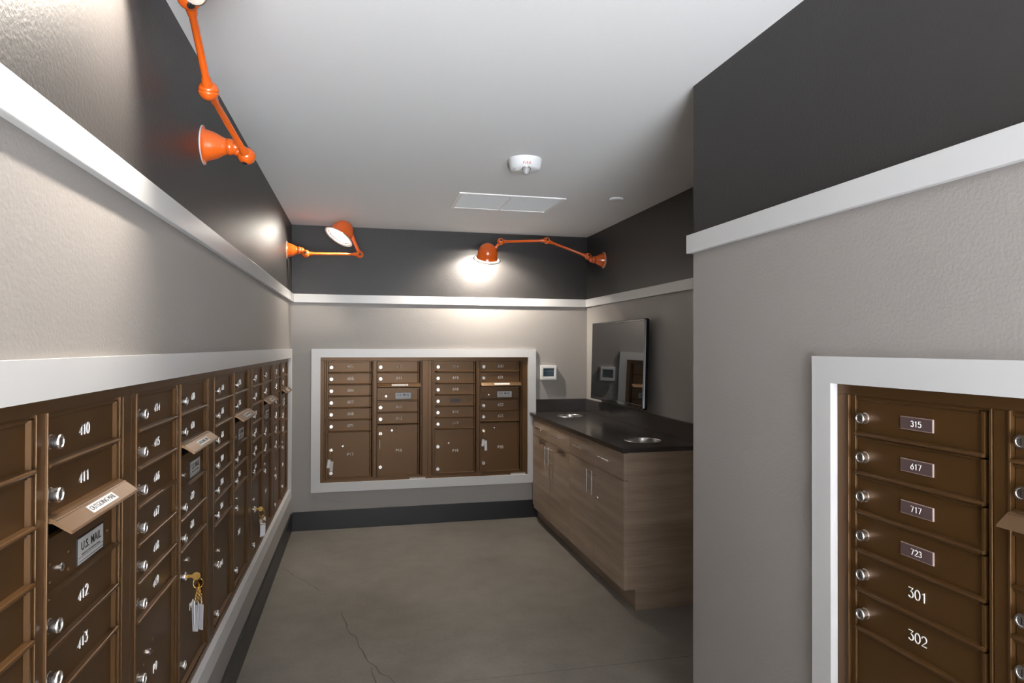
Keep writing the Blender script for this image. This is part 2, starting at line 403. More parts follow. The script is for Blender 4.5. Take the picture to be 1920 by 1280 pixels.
def screws(m, x, z):
    for sx in (-1, 1):
        for sz in (-1, 1):
            c = V((x+sx*0.038, YP, z+sz*0.0165)); m.lathe([(0.0042, 0), (0.0036, 0.0018), (0, 0.0024)], face_z(c, c-V((0, 1, 0))), 10, 0, True, False)
def door_mesh(hh, name, sc=None):
    """one hinged door: recessed panel, hinge rib on the right, drip lip along the bottom"""
    m = MB()
    m.box(0, CW-0.022, YP, YP+0.004, 0.004, hh-0.003)
    m.prism([(CW-0.021, YP), (CW-0.016, YP-0.007), (CW-0.010, YP-0.007), (CW-0.008, YP+0.004), (CW-0.021, YP+0.004)], 0.006, hh-0.004, 'z')
    m.prism([(YP+0.002, 0.0095), (0.000, 0.0078), (-0.0022, 0.0066), (-0.0032, 0.0038), (-0.0015, 0.0005), (YP+0.002, 0.0)], 0.001, CW-0.010, 'x')
    m.prism([(YP+0.002, hh-0.001), (YP-0.005, hh-0.002), (YP-0.005, hh-0.006), (YP+0.002, hh-0.010)], 0.001, CW-0.024, 'x')
    if sc: screws(m, *sc)
    return m.mesh(name, [M_BRONZE])
ME_DOOR = door_mesh(PITCH_Z, 'mailbox_door')
ME_PARCEL_A = door_mesh(0.373, 'parcel_door', (0.116, 0.256)); ME_PARCEL_B = door_mesh(0.421, 'parcel_door', (0.118, 0.373))

def lock_mesh(r, l, name):
    m = MB(); M = face_z((0, YP, 0), (0, -1, 0))
    m.lathe([(r*1.0, 0), (r*1.0, l*0.12), (r*0.88, l*0.16), (r*0.88, l*0.55), (r, l*0.62), (r, l*0.88), (r*0.93, l), (r*0.70, l), (r*0.66, l*0.93), (0, l*0.93)], M, 24, 0, False, False)
    m.box(-r*0.09, r*0.09, YP-l*0.955, YP-l*0.90, -r*0.45, r*0.45, 1)
    return m.mesh(name, [M_LOCK, M_HOLE])
ME_LOCK = lock_mesh(0.0138, 0.020, 'lock')
def carrier_mesh():
    m = MB(); M = face_z((0, YP, 0), (0, -1, 0)); r = 0.0088; l = 0.0055
    m.lathe([(r, 0), (r, l*0.7), (r*0.85, l), (r*0.5, l), (0, l*0.9)], M, 18, 0, False, False)
    m.box(-0.001, 0.001, YP-l-0.0004, YP-l+0.002, -0.004, 0.004, 1)
    return m.mesh('carrier_lock', [M_CHROME, M_HOLE])
ME_CARRIER = carrier_mesh()
def flap_mesh():
    m = MB()
    m.prism([(YP+0.004, 0.009), (0.0, 0.008), (-0.006, 0.0055), (-0.010, 0.004), (-0.036, -0.0165), (-0.0385, -0.0205), (-0.035, -0.0215), (-0.006, -0.002), (YP+0.004, 0.0)], 0.0, CW, 'x')
    m.prism([(-0.0102, 0.0052), (-0.0090, 0.0042), (-0.0115, 0.0022), (-0.0125, 0.0034)], 0.001, CW-0.001, 'x')
    return m.mesh('outgoing_mail_flap', [M_FLAP_LIT])
ME_FLAP = flap_mesh()
def flap_label_mesh():
    m = MB(); M = Matrix.Translation((0.18, -0.0234, -0.0062)) @ Matrix.Rotation(math.atan2(0.0205, 0.026), 4, 'X') 
    m.add([M @ V((sx*0.066, sy*0.0095, sz*0.0006)) for sx in (-1, 1) for sy in (-1, 1) for sz in (-1, 1)], [(0, 1, 3, 2), (4, 6, 7, 5), (0, 4, 5, 1), (2, 3, 7, 6), (0, 2, 6, 4), (1, 5, 7, 3)])
    m.text('OUTGOING MAIL', 0.0155, M @ Matrix.Translation((0, 0, 0.0008)), 1, 0.0003)
    return m.mesh('label', [M_WHITELABEL, M_BLACKINK])
ME_FLAPLABEL = flap_label_mesh()
def us_label_mesh():
    m = MB(); x, z = 0.2085, 0.042; M = Matrix.Translation((x, YP, z)) @ Matrix.Rotation(PI/2, 4, 'X')
    m.box(x-0.066, x+0.066, YP-0.0016, YP+0.001, z-0.028, z+0.028, 1); m.box(x-0.0635, x+0.0635, YP-0.0020, YP, z-0.0255, z+0.0255, 0)
    m.box(x-0.062, x+0.062, YP-0.0023, YP, z-0.0215, z-0.0205, 1); m.box(x-0.062, x+0.062, YP-0.0023, YP, z-0.0135, z-0.0127, 1)
    m.text('U.S. MAIL', 0.0235, M @ Matrix.Translation((0, 0.007, 0.0021)), 1, 0.0003, 1.05, 0.0004)
    m.text('APPROVED BY THE POSTMASTER GENERAL', 0.0048, M @ Matrix.Translation((0, -0.009, 0.0021)), 1, 0.0002)
    return m.mesh('label', [M_LABEL, M_BLACKINK])
ME_USLABEL = us_label_mesh()
def mail_panel_mesh():
    m = MB(); hh = PITCH_Z
    m.box(0, CW-0.022, YP, YP+0.004, 0.004, hh+0.004)
    m.prism([(CW-0.021, YP), (CW-0.016, YP-0.007), (CW-0.010, YP-0.007), (CW-0.008, YP+0.004), (CW-0.021, YP+0.004)], 0.006, hh-0.004, 'z')
    m.prism([(YP+0.002, 0.0085), (0.002, 0.0055), (-0.0025, 0.0045), (-0.0025, 0.0015), (YP+0.002, 0.0)], 0.001, CW-0.010, 'x')
    m.prism([(YP+0.003, hh+0.014), (YP-0.006, hh+0.012), (YP-0.006, hh+0.002), (YP+0.003, hh)], 0.0, CW-0.006, 'x')
    m.lathe([(0.0045, 0), (0.0038, 0.002), (0, 0.003)], face_z((0.300, YP, 0.043), (0.300, -1, 0.043)), 10, 0, True, False)
    screws(m, 0.069, 0.040)
    return m.mesh('mail_access_panel', [M_BRONZE])
ME_MAILPANEL = mail_panel_mesh()

def frame_mesh(W, cb):
    m = MB(); b = 0.0012; ce = CA+CW; rs = cb+CW
    m.box(0, W, 0, 0.05, ZTOP+0.004, OZ1, 0, b)
    m.box(0.02, W-0.02, 0.006, 0.05, ZTOP-0.002, ZTOP+0.006)
    m.box(0, W, 0, 0.05, OZ0, 0.396, 0, b); m.box(0.03, W-0.03, 0.006, 0.05, 0.396, 0.404)
    m.prism([(-0.002, 0.388), (-0.002, 0.384), (0.004, 0.381), (0.004, 0.391)], 0.02, W-0.02, 'x')
    z0, z1 = 0.396, ZTOP+0.004
    # left stile with beads, middle stile, right stile
    m.box(0, 0.030, 0.0, 0.05, z0, z1, 0, b); m.box(0.032, 0.042, -0.003, 0.05, z0-0.008, z1, 0, b); m.box(0.044, CA-0.002, 0.004, 0.05, z0, z1, 0, b)
    m.box(ce+0.000, ce+0.006, 0.002, 0.05, z0, z1, 0, b); m.box(ce+0.008, cb-0.008, 0.004, 0.05, z0, z1, 0, b); m.box(cb-0.007, cb-0.002, -0.001, 0.05, z0, z1, 0, b)
    m.box(rs+0.000, rs+0.007, 0.001, 0.05, z0, z1, 0, b); m.box(rs+0.010, rs+0.016, 0.006, 0.05, z0, z1, 0, b); m.box(rs+0.018, W, 0.0, 0.05, z0, z1, 0, b)
    m.box(0.004, W-0.004, 0.046, 0.10, OZ0+0.004, OZ1-0.004, 1)
    return m.mesh('frame', [M_BRONZE, M_HOLE])

GLYPH['b'] = [arc(.3, .745, .24, .255, 155, -80, 12)+arc(.3, .27, .29, .27, 88, -155, 14)]
NUM_CACHE = {}
def num(txt):
    if txt not in NUM_CACHE: NUM_CACHE[txt] = number_mesh(txt).mesh('number', [M_INK])
    return NUM_CACHE[txt]
def plate_mesh(txt):
    m = MB(); w2, h2 = 0.0435, 0.0145
    m.prism([(-w2, YP), (-w2, YP-0.0025), (-w2+0.0012, YP-0.0035), (w2-0.0012, YP-0.0035), (w2, YP-0.0025), (w2, YP)], -h2, h2, 'z', 1 if txt else 0)
    m.box(-w2+0.0014, w2-0.0014, YP-0.0038, YP-0.001, -h2+0.0012, h2-0.0012, 0)
    if txt:
        q = number_mesh(txt.replace('3', 'b'), 0.0125, 0.00095); m.add([(x, y+YP-0.0038, z) for x, y, z in q.v], q.f, 2)
    return m.mesh('number_plate', [M_PLATE if txt else M_DARKPLATE, M_PLATEEDGE, M_INK])

def mailbox_unit(label, loc, rz, W, colA, colB, parcels, key_a=True, plates={}, cb=CB, maker=None, group='bronze mailbox units'):
    u = thing('mailbox_unit', label, 'mailbox unit', loc, rz, group)
    link('frame', frame_mesh(W, cb), u)
    def door(x, z, txt):
        d = link('mailbox_door', ME_DOOR, u, (x, 0, z))
        link('lock', ME_LOCK, d, (0.0245, 0, 0.044))
        if txt in plates: link('number_plate', plate_mesh(plates[txt]), d, (0.174, 0, 0.047))
        elif txt: link('number', num(txt), d, (0.174, YP-0.0006, 0.049))
    for k, t in enumerate(colA): door(CA, ZTOP-PITCH_Z*(k+1), t)
    for k, t in enumerate(colB[:2]): door(cb, ZTOP-PITCH_Z*(k+1), t)
    f = link('outgoing_mail_flap', ME_FLAP, u, (cb, 0, 1.1595)); link('label', ME_FLAPLABEL, f)
    p = link('mail_access_panel', ME_MAILPANEL, u, (cb, 0, 1.0205))
    link('label', ME_USLABEL, p); link('carrier_lock', ME_CARRIER, p, (0.069, 0, 0.040))
    for k, t in enumerate(colB[2:]): door(cb, 1.0205-PITCH_Z*(k+1), t)
    def parcel(x, z, me, zt, zl, zk, zb, xl, t):
        d = link('parcel_door', me, u, (x, 0, z))
        link('lock', ME_LOCK, d, (0.0245, 0, zk-z)); link('lock', ME_LOCK, d, (0.0245, 0, zb-z))
        link('carrier_lock', ME_CARRIER, d, (xl, 0, zl-z)); link('number', num(t), d, (0.174, YP-0.0006, zt-z))
    parcel(CA, 0.405, ME_PARCEL_A, 0.593, 0.661, 0.633, 0.447, 0.116, parcels[0])
    parcel(cb, 0.405, ME_PARCEL_B, 0.611, 0.778, 0.755, 0.481, 0.118, parcels[1])
    if maker:
        x0, x1 = maker; m = MB().box(x0, x1, -0.0015, 0.002, 0.3725, 0.389, 0).box(x0+0.06, x0+0.075, -0.0018, 0.0, 0.377, 0.385, 1)
        m.box(x0+0.01, x0+0.05, -0.0018, 0, 0.379, 0.3805, 1); m.box(x0+0.082, x1-0.008, -0.0018, 0, 0.379, 0.3805, 1); m.box(x0+0.082, x1-0.02, -0.0018, 0, 0.383, 0.3843, 1)
        obj('maker_label', m, [M_LABEL, M_PLATEEDGE], u)
    return u

S = lambda a, b: [str(i) for i in range(a, b+1)]
left_units = [
    ('bronze mailbox unit at the left edge of the photo with doors 410 to 413', S(404, 409), S(410, 413), ('P7', 'P8')),
    ('bronze mailbox unit on the left wall with doors 414 to 423', S(414, 419), S(420, 423), ('P9', 'P10')),
    ('third bronze mailbox unit along the left wall, no key in its parcel doors', ['424', '425', '426', '502', '503', '504'], S(505, 508), ('P11', 'P12')),
    ('fourth bronze mailbox unit along the left wall with keys hanging low on it', S(509, 514), S(515, 518), ('P13', 'P14')),
    ('farthest bronze mailbox unit on the left wall, beside the room corner', S(519, 524), ['525', '601', '602', '603'], ('P15', 'P16')),
]
for i, (lb, a, b, p) in enumerate(left_units):
    mailbox_unit(lb, (XL, UL0+i*ULW, 0), PI/2, ULW, a, b, p)
mailbox_unit('bronze mailbox unit on the far wall with doors 604 to 613', (UB0, D, 0), 0, UBW, S(604, 609), S(610, 613), ('P17', 'P18'), maker=(0.712, 0.842))
mailbox_unit('bronze mailbox unit on the far wall with doors 614 to 623 beside the cabinet', (UB0+UBW, D, 0), 0, UBW, S(614, 619), S(620, 623), ('P19', 'P20'), plates={'617': ''}, maker=(0.712, 0.842))
mailbox_unit('bronze mailbox unit on the near right wall, its doors reading 315, 617, 717, 723', (XP, UR0, 0), -PI/2, URW,
             ['315', '617', '717', '723', '301', '302'], S(303, 306), ('P1', 'P2'), plates={k: k for k in ('315', '617', '717', '723')}, cb=0.455)

# ------------------------------------------------------------------ key bunches hanging in parcel locks
def key_bunch(label, x, z, loc, rz, tags, kind='clear', key_out=0.045):
    """local: x along wall, -y out. lock face at (x, ., z)"""
    t = thing('key_bunch', label, 'keys', (0, 0, 0), 0, 'keys left in parcel locks')
    M = Matrix.Translation(V(loc)) @ Matrix.Rotation(rz, 4, 'Z') @ Matrix.Translation((x, 0, z))
    t.matrix_world = M
    yf = YP-0.019
    k = MB().box(-0.0012, 0.0012, yf-0.022, yf+0.002, -0.0045, 0.0045)
    k.lathe([(0.0125, -0.0013), (0.0125, 0.0013)], Matrix.Translation((0, yf-0.030, -0.001)) @ Matrix.Rotation(PI/2, 4, 'Y'), 18, 0, False)
    obj('key', k, M_BRASS, t)
    cy, cz = yf-0.036, -0.0225
    ring = MB().tube([(0.004*math.sin(a*2), cy+0.0145*math.cos(a), cz+0.0165*math.sin(a)) for a in [2*PI*i/20 for i in range(20)]], 0.0012, 6, 0, True)
    obj('key_ring', ring, M_BRASS, t)
    if kind == 'clear':
        s = MB().lathe([(0.012, -0.001), (0.012, 0.001)], Matrix.Translation((0.003, cy-0.002, cz-0.006)) @ Matrix.Rotation(1.0, 4, 'Z') @ Matrix.Rotation(PI/2, 4, 'Y'), 16)
        s.box(0.001, 0.003, cy-0.006, cy+0.001, cz-0.042, cz-0.014); obj('spare_key', s, M_BRASS, t)
    for i, (dx, dy, top, ln, wd, ang, yaw) in enumerate(tags):
        c = MB(); z1 = cz-0.012
        n = max(2, int((z1-top)/0.008)+1)
        for j in range(n):
            zc = z1-(z1-top)*(j+0.5)/n; rr = (z1-top)/n*0.62
            c.tube([(dx*(0.3+0.7*(j+0.5)/n)+(rr*0.6*math.cos(a) if j % 2 else 0), cy+dy*(j+0.5)/n+(0 if j % 2 else rr*0.6*math.cos(a)), zc+rr*math.sin(a)) for a in [2*PI*q/10 for q in range(10)]], 0.0008, 5, 0, True)
        ch = obj('chain', c, M_BRASS, t)
        g = MB(); g.box(-wd/2, wd/2, -0.002, 0.002, -ln, 0, 0, 0.001)
        if kind != 'clear': g.box(-wd/2+0.002, wd/2-0.002, -0.0024, 0.0024, -ln+0.006, -0.008, 1)
        else: g.box(-wd/2+0.003, wd/2-0.003, -0.0008, 0.0008, -ln+0.008, -0.008, 1)
        gg = obj('key_tag', g, [M_TAG, M_PAPERTAG], t, (dx, cy+dy, top))
        gg.rotation_euler = (0, ang, yaw)
    return t
def left_xy(i): return (XL, UL0+i*ULW, 0)
key_bunch('brass keys with many clear tags in the left wall unit with doors 414 to 423', CB+0.0245, 0.755, left_xy(1), PI/2,
          [(-0.024, 0.006, -0.068, 0.074, 0.017, 0.10, 0.3), (-0.004, -0.010, -0.088, 0.080, 0.017, -0.03, 0.9), (0.010, 0.004, -0.084, 0.080, 0.017, -0.06, 0.5), (0.024, -0.004, -0.080, 0.072, 0.017, -0.04, 0.2), (0.003, 0.012, -0.092, 0.082, 0.017, 0.05, 1.2)])
key_bunch('brass keys with a boxy clear tag on the fourth left wall unit', CA+0.0245, 0.633, left_xy(3), PI/2,
          [(-0.012, -0.006, -0.072, 0.070, 0.030, 0.03, -0.9), (0.030, 0.010, -0.058, 0.060, 0.020, -0.12, -0.5)], 'paper')
key_bunch('keys with two white tags hanging over parcel door P17', CA+0.0245, 0.633, (UB0, D, 0), 0,
          [(-0.012, 0, -0.065, 0.072, 0.024, 0.13, 0.2), (0.008, 0.006, -0.080, 0.088, 0.026, 0.08, -0.15)], 'paper')
key_bunch('key with one slim edge-on tag on parcel door P18', CB+0.0245, 0.755, (UB0, D, 0), 0,
          [(-0.008, 0, -0.040, 0.080, 0.016, 0.05, 1.35)], 'paper')
key_bunch('keys with two pale tags hanging over parcel door P20', CB+0.0245, 0.755, (UB0+UBW, D, 0), 0,
          [(-0.010, 0, -0.065, 0.062, 0.024, 0.12, 0.2), (0.010, 0.006, -0.075, 0.090, 0.024, -0.03, -0.2)], 'paper')

# ------------------------------------------------------------------ orange articulated wall lamps
def tube_arm(a, b, r, parent):
    a, b = V(a), V(b); d = (b-a).normalized()
    m = MB().tube([a+d*0.022, a+d*0.05, a+d*0.056, b-d*0.056, b-d*0.05, b-d*0.022], [0.0165, 0.0125, r, r, 0.0125, 0.0165], 14)
    return obj('arm', m, M_ORANGE, parent)
def joint(c, axis, parent, r=0.030):
    c = V(c); ax = V(axis).normalized(); M = face_z(c, c+ax)
    m = MB()
    prof = [(r*math.sin(PI*i/16), -r*math.cos(PI*i/16)) for i in range(17)]
    g = []
    for q in prof:
        g.append(q)
        if abs(q[1]) < 1e-6: g[-1:] = [(r, -0.0012), (r*0.95, -0.0008), (r*0.95, 0.0008), (r, 0.0012)]
    m.lathe(g, M, 24, 0, True, False)
    m.lathe([(0.010, r*0.90), (0.010, r*1.0), (0.007, r*1.06), (0, r*1.06)], M, 12, 1, False, False)
    m.lathe([(0.010, -r*0.90), (0.010, -r*1.0), (0.007, -r*1.06), (0, -r*1.06)], M, 12, 1, False, False)
    return obj('joint', m, [M_ORANGE, M_RUBBER], parent)
def wall_lamp(label, wall_pt, normal, pts, shade_c, shade_axis, power, jaxes, bulb_z=-0.040):
    """wall_pt: centre of the bell on the wall, pts: joints from the wall outwards, shade_c: centre of the shade opening"""
    root = thing('wall_lamp', label, 'wall lamp', (0, 0, 0), 0, 'orange articulated wall lamps')
    root.location = wall_pt
    bpy.context.view_layer.update()
    inv = Matrix.Translation(-V(wall_pt))
    P = lambda p: inv @ V(p)
    n = V(normal).normalized(); w0 = V((0, 0, 0)); M = face_z(w0, n)
    pr = [(0.066, 0), (0.066, 0.004), (0.063, 0.006), (0.056, 0.008), (0.053, 0.014), (0.049, 0.030), (0.042, 0.047), (0.034, 0.061), (0.0295, 0.070), (0.0288, 0.0745), (0.0265, 0.075), (0.0265, 0.077), (0.0288, 0.0775), (0.0285, 0.090), (0.024, 0.100), (0.013, 0.106), (0, 0.107)]
    obj('wall_bell', MB().lathe(pr, M, 32), M_ORANGE, root)
    mm = MB().lathe([(0.0665, 0.0), (0.0675, 0.0015), (0.0665, 0.004), (0.062, 0.004)], M, 32, 0)
    obj('backplate', mm, M_LABEL, root)
    j0 = P(pts[0]); e = n*0.085
    m = MB().tube([e, e.lerp(j0, 0.6), j0], [0.019, 0.016, 0.013], 12).ball(n*0.104, 0.024); obj('swivel', m, M_ORANGE, root)
    for i, p in enumerate(pts): joint(P(p), jaxes[i], root, 0.029 if i else 0.030)
    for a, b in zip(pts, pts[1:]): tube_arm(P(a), P(b), 0.0102, root)
    # shade
    ax = V(shade_axis).normalized(); c = P(shade_c); MS = face_z(c, c+ax)      # local z points out of the opening
    R, Hh = 0.082, 0.122
    outer = [(0.0, -Hh)]+[(R*math.sin(t), -0.030-(Hh-0.030)*math.cos(t)) for t in [PI/2*i/12 for i in range(1, 13)]]+[(R, -0.012), (R+0.006, 0.0), (R+0.007, 0.003)]
    inner = [(q[0]-0.003 if q[0] > 0.01 else 0, q[1]+0.003) for q in outer][::-1]
    s = MB(); s.lathe(outer, MS, 40, 0, True, False); s.lathe([(R+0.007, 0.003), (R+0.003, 0.003)], MS, 40, 0, False, False); s.lathe(inner[1:], MS, 40, 1, True, False)
    sh = obj('shade', s, [M_ORANGE, M_LAMPWHITE], root)
    rm = MB(); rm.lathe([(R+0.008, 0.010), (0.112, 0.014), (0.1125, 0.016), (0.112, 0.018), (R+0.008, 0.014)], MS, 44, 0, True, False)
    rm.lathe([(R+0.008, 0.014), (R+0.008, 0.010)], MS, 44, 0, False, False)
    rm.tube([MS @ V((0.113*math.cos(2*PI*i/44), 0.113*math.sin(2*PI*i/44), 0.016)) for i in range(44)], 0.0022, 6, 1, True)
    for k in range(3):
        a = 2*PI*k/3+0.4; rm.box(0, 0, 0, 0, 0, 0) if False else rm.tube([MS @ V((r*math.cos(a), r*math.sin(a), z)) for r, z in ((R+0.004, 0.0), (R+0.014, 0.006), (0.105, 0.012))], 0.002, 6, 1)
    obj('rim', rm, [M_RIMGLASS, M_CHROME], root)
    # neck between the last joint and the dome
    jn = P(pts[-1]); att = MS @ V((0, 0, -0.075)); side = (jn-att); side -= ax*side.dot(ax)
    att2 = att+side.normalized()*0.055
    obj('neck', MB().tube([jn, jn.lerp(att2, 0.55), att2], [0.014, 0.013, 0.019], 12), M_ORANGE, root)
    bb = MB(); bb.lathe([(0.0, -0.054), (0.010, -0.056), (0.019, -0.062), (0.022, -0.070), (0.019, -0.080), (0.012, -0.088), (0.011, -0.096), (0, -0.096)], MS, 20, 0, True, False)
    obj('bulb', bb, M_BULB, root)
    l = bpy.data.lights.new('bulb_light', 'POINT'); l.energy = power; l.color = LAMP_COLOR; l.shadow_soft_size = 0.022
    lo = bpy.data.objects.new('bulb_light', l); COL.objects.link(lo); lo.parent = root; lo.location = MS @ V((0, 0, bulb_z))
    return root

wall_lamp('nearest orange lamp high on left wall, its shade cut by photo top', (XL, 2.413, 2.170), (1, 0, 0),
          [(-0.392, 2.415, 2.142), (-0.444, 2.072, 2.235), (-0.4295, 1.783, 2.362)], (-0.368, 1.488, 2.328), (-0.70, -0.35, -0.45), LAMP_W*1.05,
          [(0.2, 0.2, 1), (0.1, -0.5, 1), (0.3, -0.5, -1)])
wall_lamp('orange lamp with glowing tilted shade in the far left corner', (XL, 5.03, 2.186), (1, 0, 0),
          [(-0.398, 5.03, 2.163), (-0.004, 5.03, 2.172)], (-0.150, 4.94, 2.296), (-0.49, -0.26, -0.83), LAMP_W*0.38,
          [(0, -1, 0.2), (0, -1, -0.1)], -0.052)
wall_lamp('orange lamp reaching from the right wall with shade facing down', (XR, 4.985, 2.188), (-1, 0, 0),
          [(1.838, 5.03, 2.220), (1.494, 5.08, 2.346), (1.105, 5.08, 2.322)], (1.006, 5.14, 2.196), (-0.02, 0.46, -0.89), LAMP_W,
          [(0, -1, 0.2), (0, -1, 0.1), (0, -1, 0.3)], -0.026)

# ------------------------------------------------------------------ base cabinets and worktop
CY0, CYM, CY1 = 3.348, 4.297, 5.250
XF, XC, CT0, CT1 = 1.436, 1.4575, 0.880, 0.906
def bar_handle(a, b, out, r=0.0055):
    """bar from a to b with two posts going along 'out'"""
    a, b, out = V(a), V(b), V(out); m = MB().cyl(a, b, r, 12); d = (b-a)
    for t in (0.16, 0.84): m.cyl(a+d*t, a+d*t+out, r*0.8, 10)
    return m
def base_cabinet(label, y0, y1, endpanel, filler):
    c = thing('base_cabinet', label, 'cabinet', (0, 0, 0), 0, 'wood laminate base cabinets')
    c.location = (XC, y0, 0)
    T = lambda x0, x1, ya, yb, z0, z1, bev=0.0: MB().box(x0-XC, x1-XC, ya-y0, yb-y0, z0, z1, 0, bev)
    e = 0.019 if endpanel else 0
    m = T(XC+0.004, XR-0.002, y0+e, y0+e+0.016, 0.115, CT0)
    for q in ((XC+0.004, XR-0.002, y1-0.0165, y1-0.0005, 0.115, CT0), (XC+0.004, XR-0.002, y0+e+0.016, y1-0.0165, 0.115, 0.131), (XR-0.010, XR-0.002, y0+e+0.016, y1-0.0165, 0.131, CT0), (XC+0.004, XC+0.02, y0+e+0.016, y1-0.0165, 0.131, CT0)):
        m.box(q[0]-XC, q[1]-XC, q[2]-y0, q[3]-y0, q[4], q[5])
    obj('carcass', m, M_WOOD, c)
    obj('toe_kick', T(1.509, 1.524, y0+e, (filler or y1)-0.0005, 0, 0.115), M_WOOD, c)
    if endpanel:
        m = MB().prism([(x-XC, z) for x, z in ((XC, 0.1135), (XC, CT0), (XR-0.016, CT0), (XR-0.016, 0), (1.505, 0), (1.505, 0.1135))], 0, e, 'y')
        obj('end_panel', m, M_WOOD, c)
    if filler: obj('filler_strip', T(XC, XC+0.02, y1, filler, 0.115, CT0), M_WOOD, c)
    g = 0.0022; ym = (y0+y1)/2
    for a, b in ((y0, ym), (ym, y1)):
        dr = obj('drawer', T(XF, XC+0.002, a+g/2, b-g/2, 0.7245, CT0-0.004, 0.0012), M_WOOD, c)
        yc = (a+b)/2; h = bar_handle((XF-0.031-XC, yc-0.085-y0, 0.808), (XF-0.031-XC, yc+0.085-y0, 0.808), (0.033, 0, 0))
        obj('handle', h, M_STEEL, dr)
        d = obj('door', T(XF, XC+0.002, a+g/2, b-g/2, 0.1135, 0.7205, 0.0012), M_WOOD, c)
        yh = (b-0.045) if b == ym else (a+0.045)
        h = bar_handle((XF-0.031-XC, yh-y0, 0.552), (XF-0.031-XC, yh-y0, 0.700), (0.033, 0, 0)); obj('handle', h, M_STEEL, d)
        if endpanel and b == ym:
            obj('lock', MB().lathe([(0.011, 0), (0.011, 0.006), (0.008, 0.010), (0, 0.010)], face_z((XF-XC, b-0.075-y0, 0.540), (XF-1-XC, b-0.075-y0, 0.540)), 16), M_CHROME, d)
    return c
base_cabinet('near wood laminate base cabinet with end panel and a small door lock', CY0, CYM, True, None)
base_cabinet('far wood laminate base cabinet standing against the far wall', CYM, CY1, False, D-0.022)

def counter():
    t = thing('countertop', 'dark polished quartz countertop with two round steel rimmed holes', 'countertop', (1.425, CY0-0.004, CT1))
    ox, oy, oz = t.location
    holes = [(1.675, 3.617, 0.108), (1.680, 5.02, 0.106)]
    x0, x1 = 1.425, XR-0.001; y0, y1 = CY0-0.004, D-0.0225
    m = MB(); secs = [y0, holes[0][1]-0.16, holes[0][1]+0.16, holes[1][1]-0.16, holes[1][1]+0.16, y1]
    def holed(ya, yb, hx, hy, r):
        N = 48; vs = []
        for z in (CT1, CT0+0.0005):
            for k in range(N):
                a = 2*PI*k/N; vs.append((hx+r*math.cos(a), hy+r*math.sin(a), z))
            for k in range(N):
                a = 2*PI*k/N; cx, sy = math.cos(a), math.sin(a)
                tx = (x1-hx)/cx if cx > 1e-9 else ((x0-hx)/cx if cx < -1e-9 else 1e9); ty = (yb-hy)/sy if sy > 1e-9 else ((ya-hy)/sy if sy < -1e-9 else 1e9)
                q = min(tx, ty); vs.append((hx+q*cx, hy+q*sy, z))
        fs = []
        for k in range(N):
            j = (k+1) % N
            fs += [(k, j, N+j, N+k), (2*N+k, 3*N+k, 3*N+j, 2*N+j), (k, 2*N+k, 2*N+j, j), (N+k, N+j, 3*N+j, 3*N+k)]
        # corners
        m.add(vs, fs)
        for (cxn, cyn) in ((x0, ya), (x1, ya), (x0, yb), (x1, yb)):
            for zz, off in ((CT1, 0), (CT0+0.0005, 2*N)):
                ks = [k for k in range(N)]
                # nearest two rim samples on the two sides of the corner
                best = None
                for k in ks:
                    j = (k+1) % N; p, q = vs[N+k], vs[N+j]
                    if abs(p[0]-q[0]) > 1e-6 and abs(p[1]-q[1]) > 1e-6:
                        d = (p[0]-cxn)**2+(p[1]-cyn)**2+(q[0]-cxn)**2+(q[1]-cyn)**2
                        if best is None or d < best[0]: best = (d, p, q)
                if best and best[0] < 0.02:
                    m.add([(best[1][0], best[1][1], zz), (cxn, cyn, zz), (best[2][0], best[2][1], zz)], [(0, 1, 2)])
                    if zz == CT1: m.add([(best[1][0], best[1][1], CT1), (cxn, cyn, CT1), (cxn, cyn, CT0), (best[1][0], best[1][1], CT0), (best[2][0], best[2][1], CT1), (best[2][0], best[2][1], CT0)], [(0, 1, 2, 3), (1, 4, 5, 2)])
    m.box(x0, x1, secs[0], secs[1], CT0+0.0005, CT1); holed(secs[1], secs[2], *holes[0]); m.box(x0, x1, secs[2], secs[3], CT0+0.0005, CT1)
    holed(secs[3], secs[4], *holes[1]); m.box(x0, x1, secs[4], secs[5], CT0+0.0005, CT1)
    m.v = [(a-ox, b-oy, c-oz) for a, b, c in m.v]
    obj('slab', m, M_COUNTER, t)
    mm = MB().box(1.49-ox, XR-0.021-ox, D-0.0205-oy, D-0.0005-oy, 0.0005, 0.109, 0, 0.0015)
    obj('backsplash', mm, M_COUNTER, t)
    mm = MB().box(XR-0.021-ox, XR-0.001-ox, CY0-oy, D-0.0005-oy, 0.0005, 0.109, 0, 0.0015)
    obj('backsplash', mm, M_COUNTER, t)
    for hx, hy, r in holes:
        g = MB().lathe([(r+0.004, 0.0), (r+0.003, 0.0016), (r-0.002, 0.0016), (r-0.003, -0.002), (r-0.003, -0.05)], Matrix.Translation((hx-ox, hy-oy, 0)), 48, 0, True, False)
        obj('steel_ring', g, M_STEEL, t)
counter()

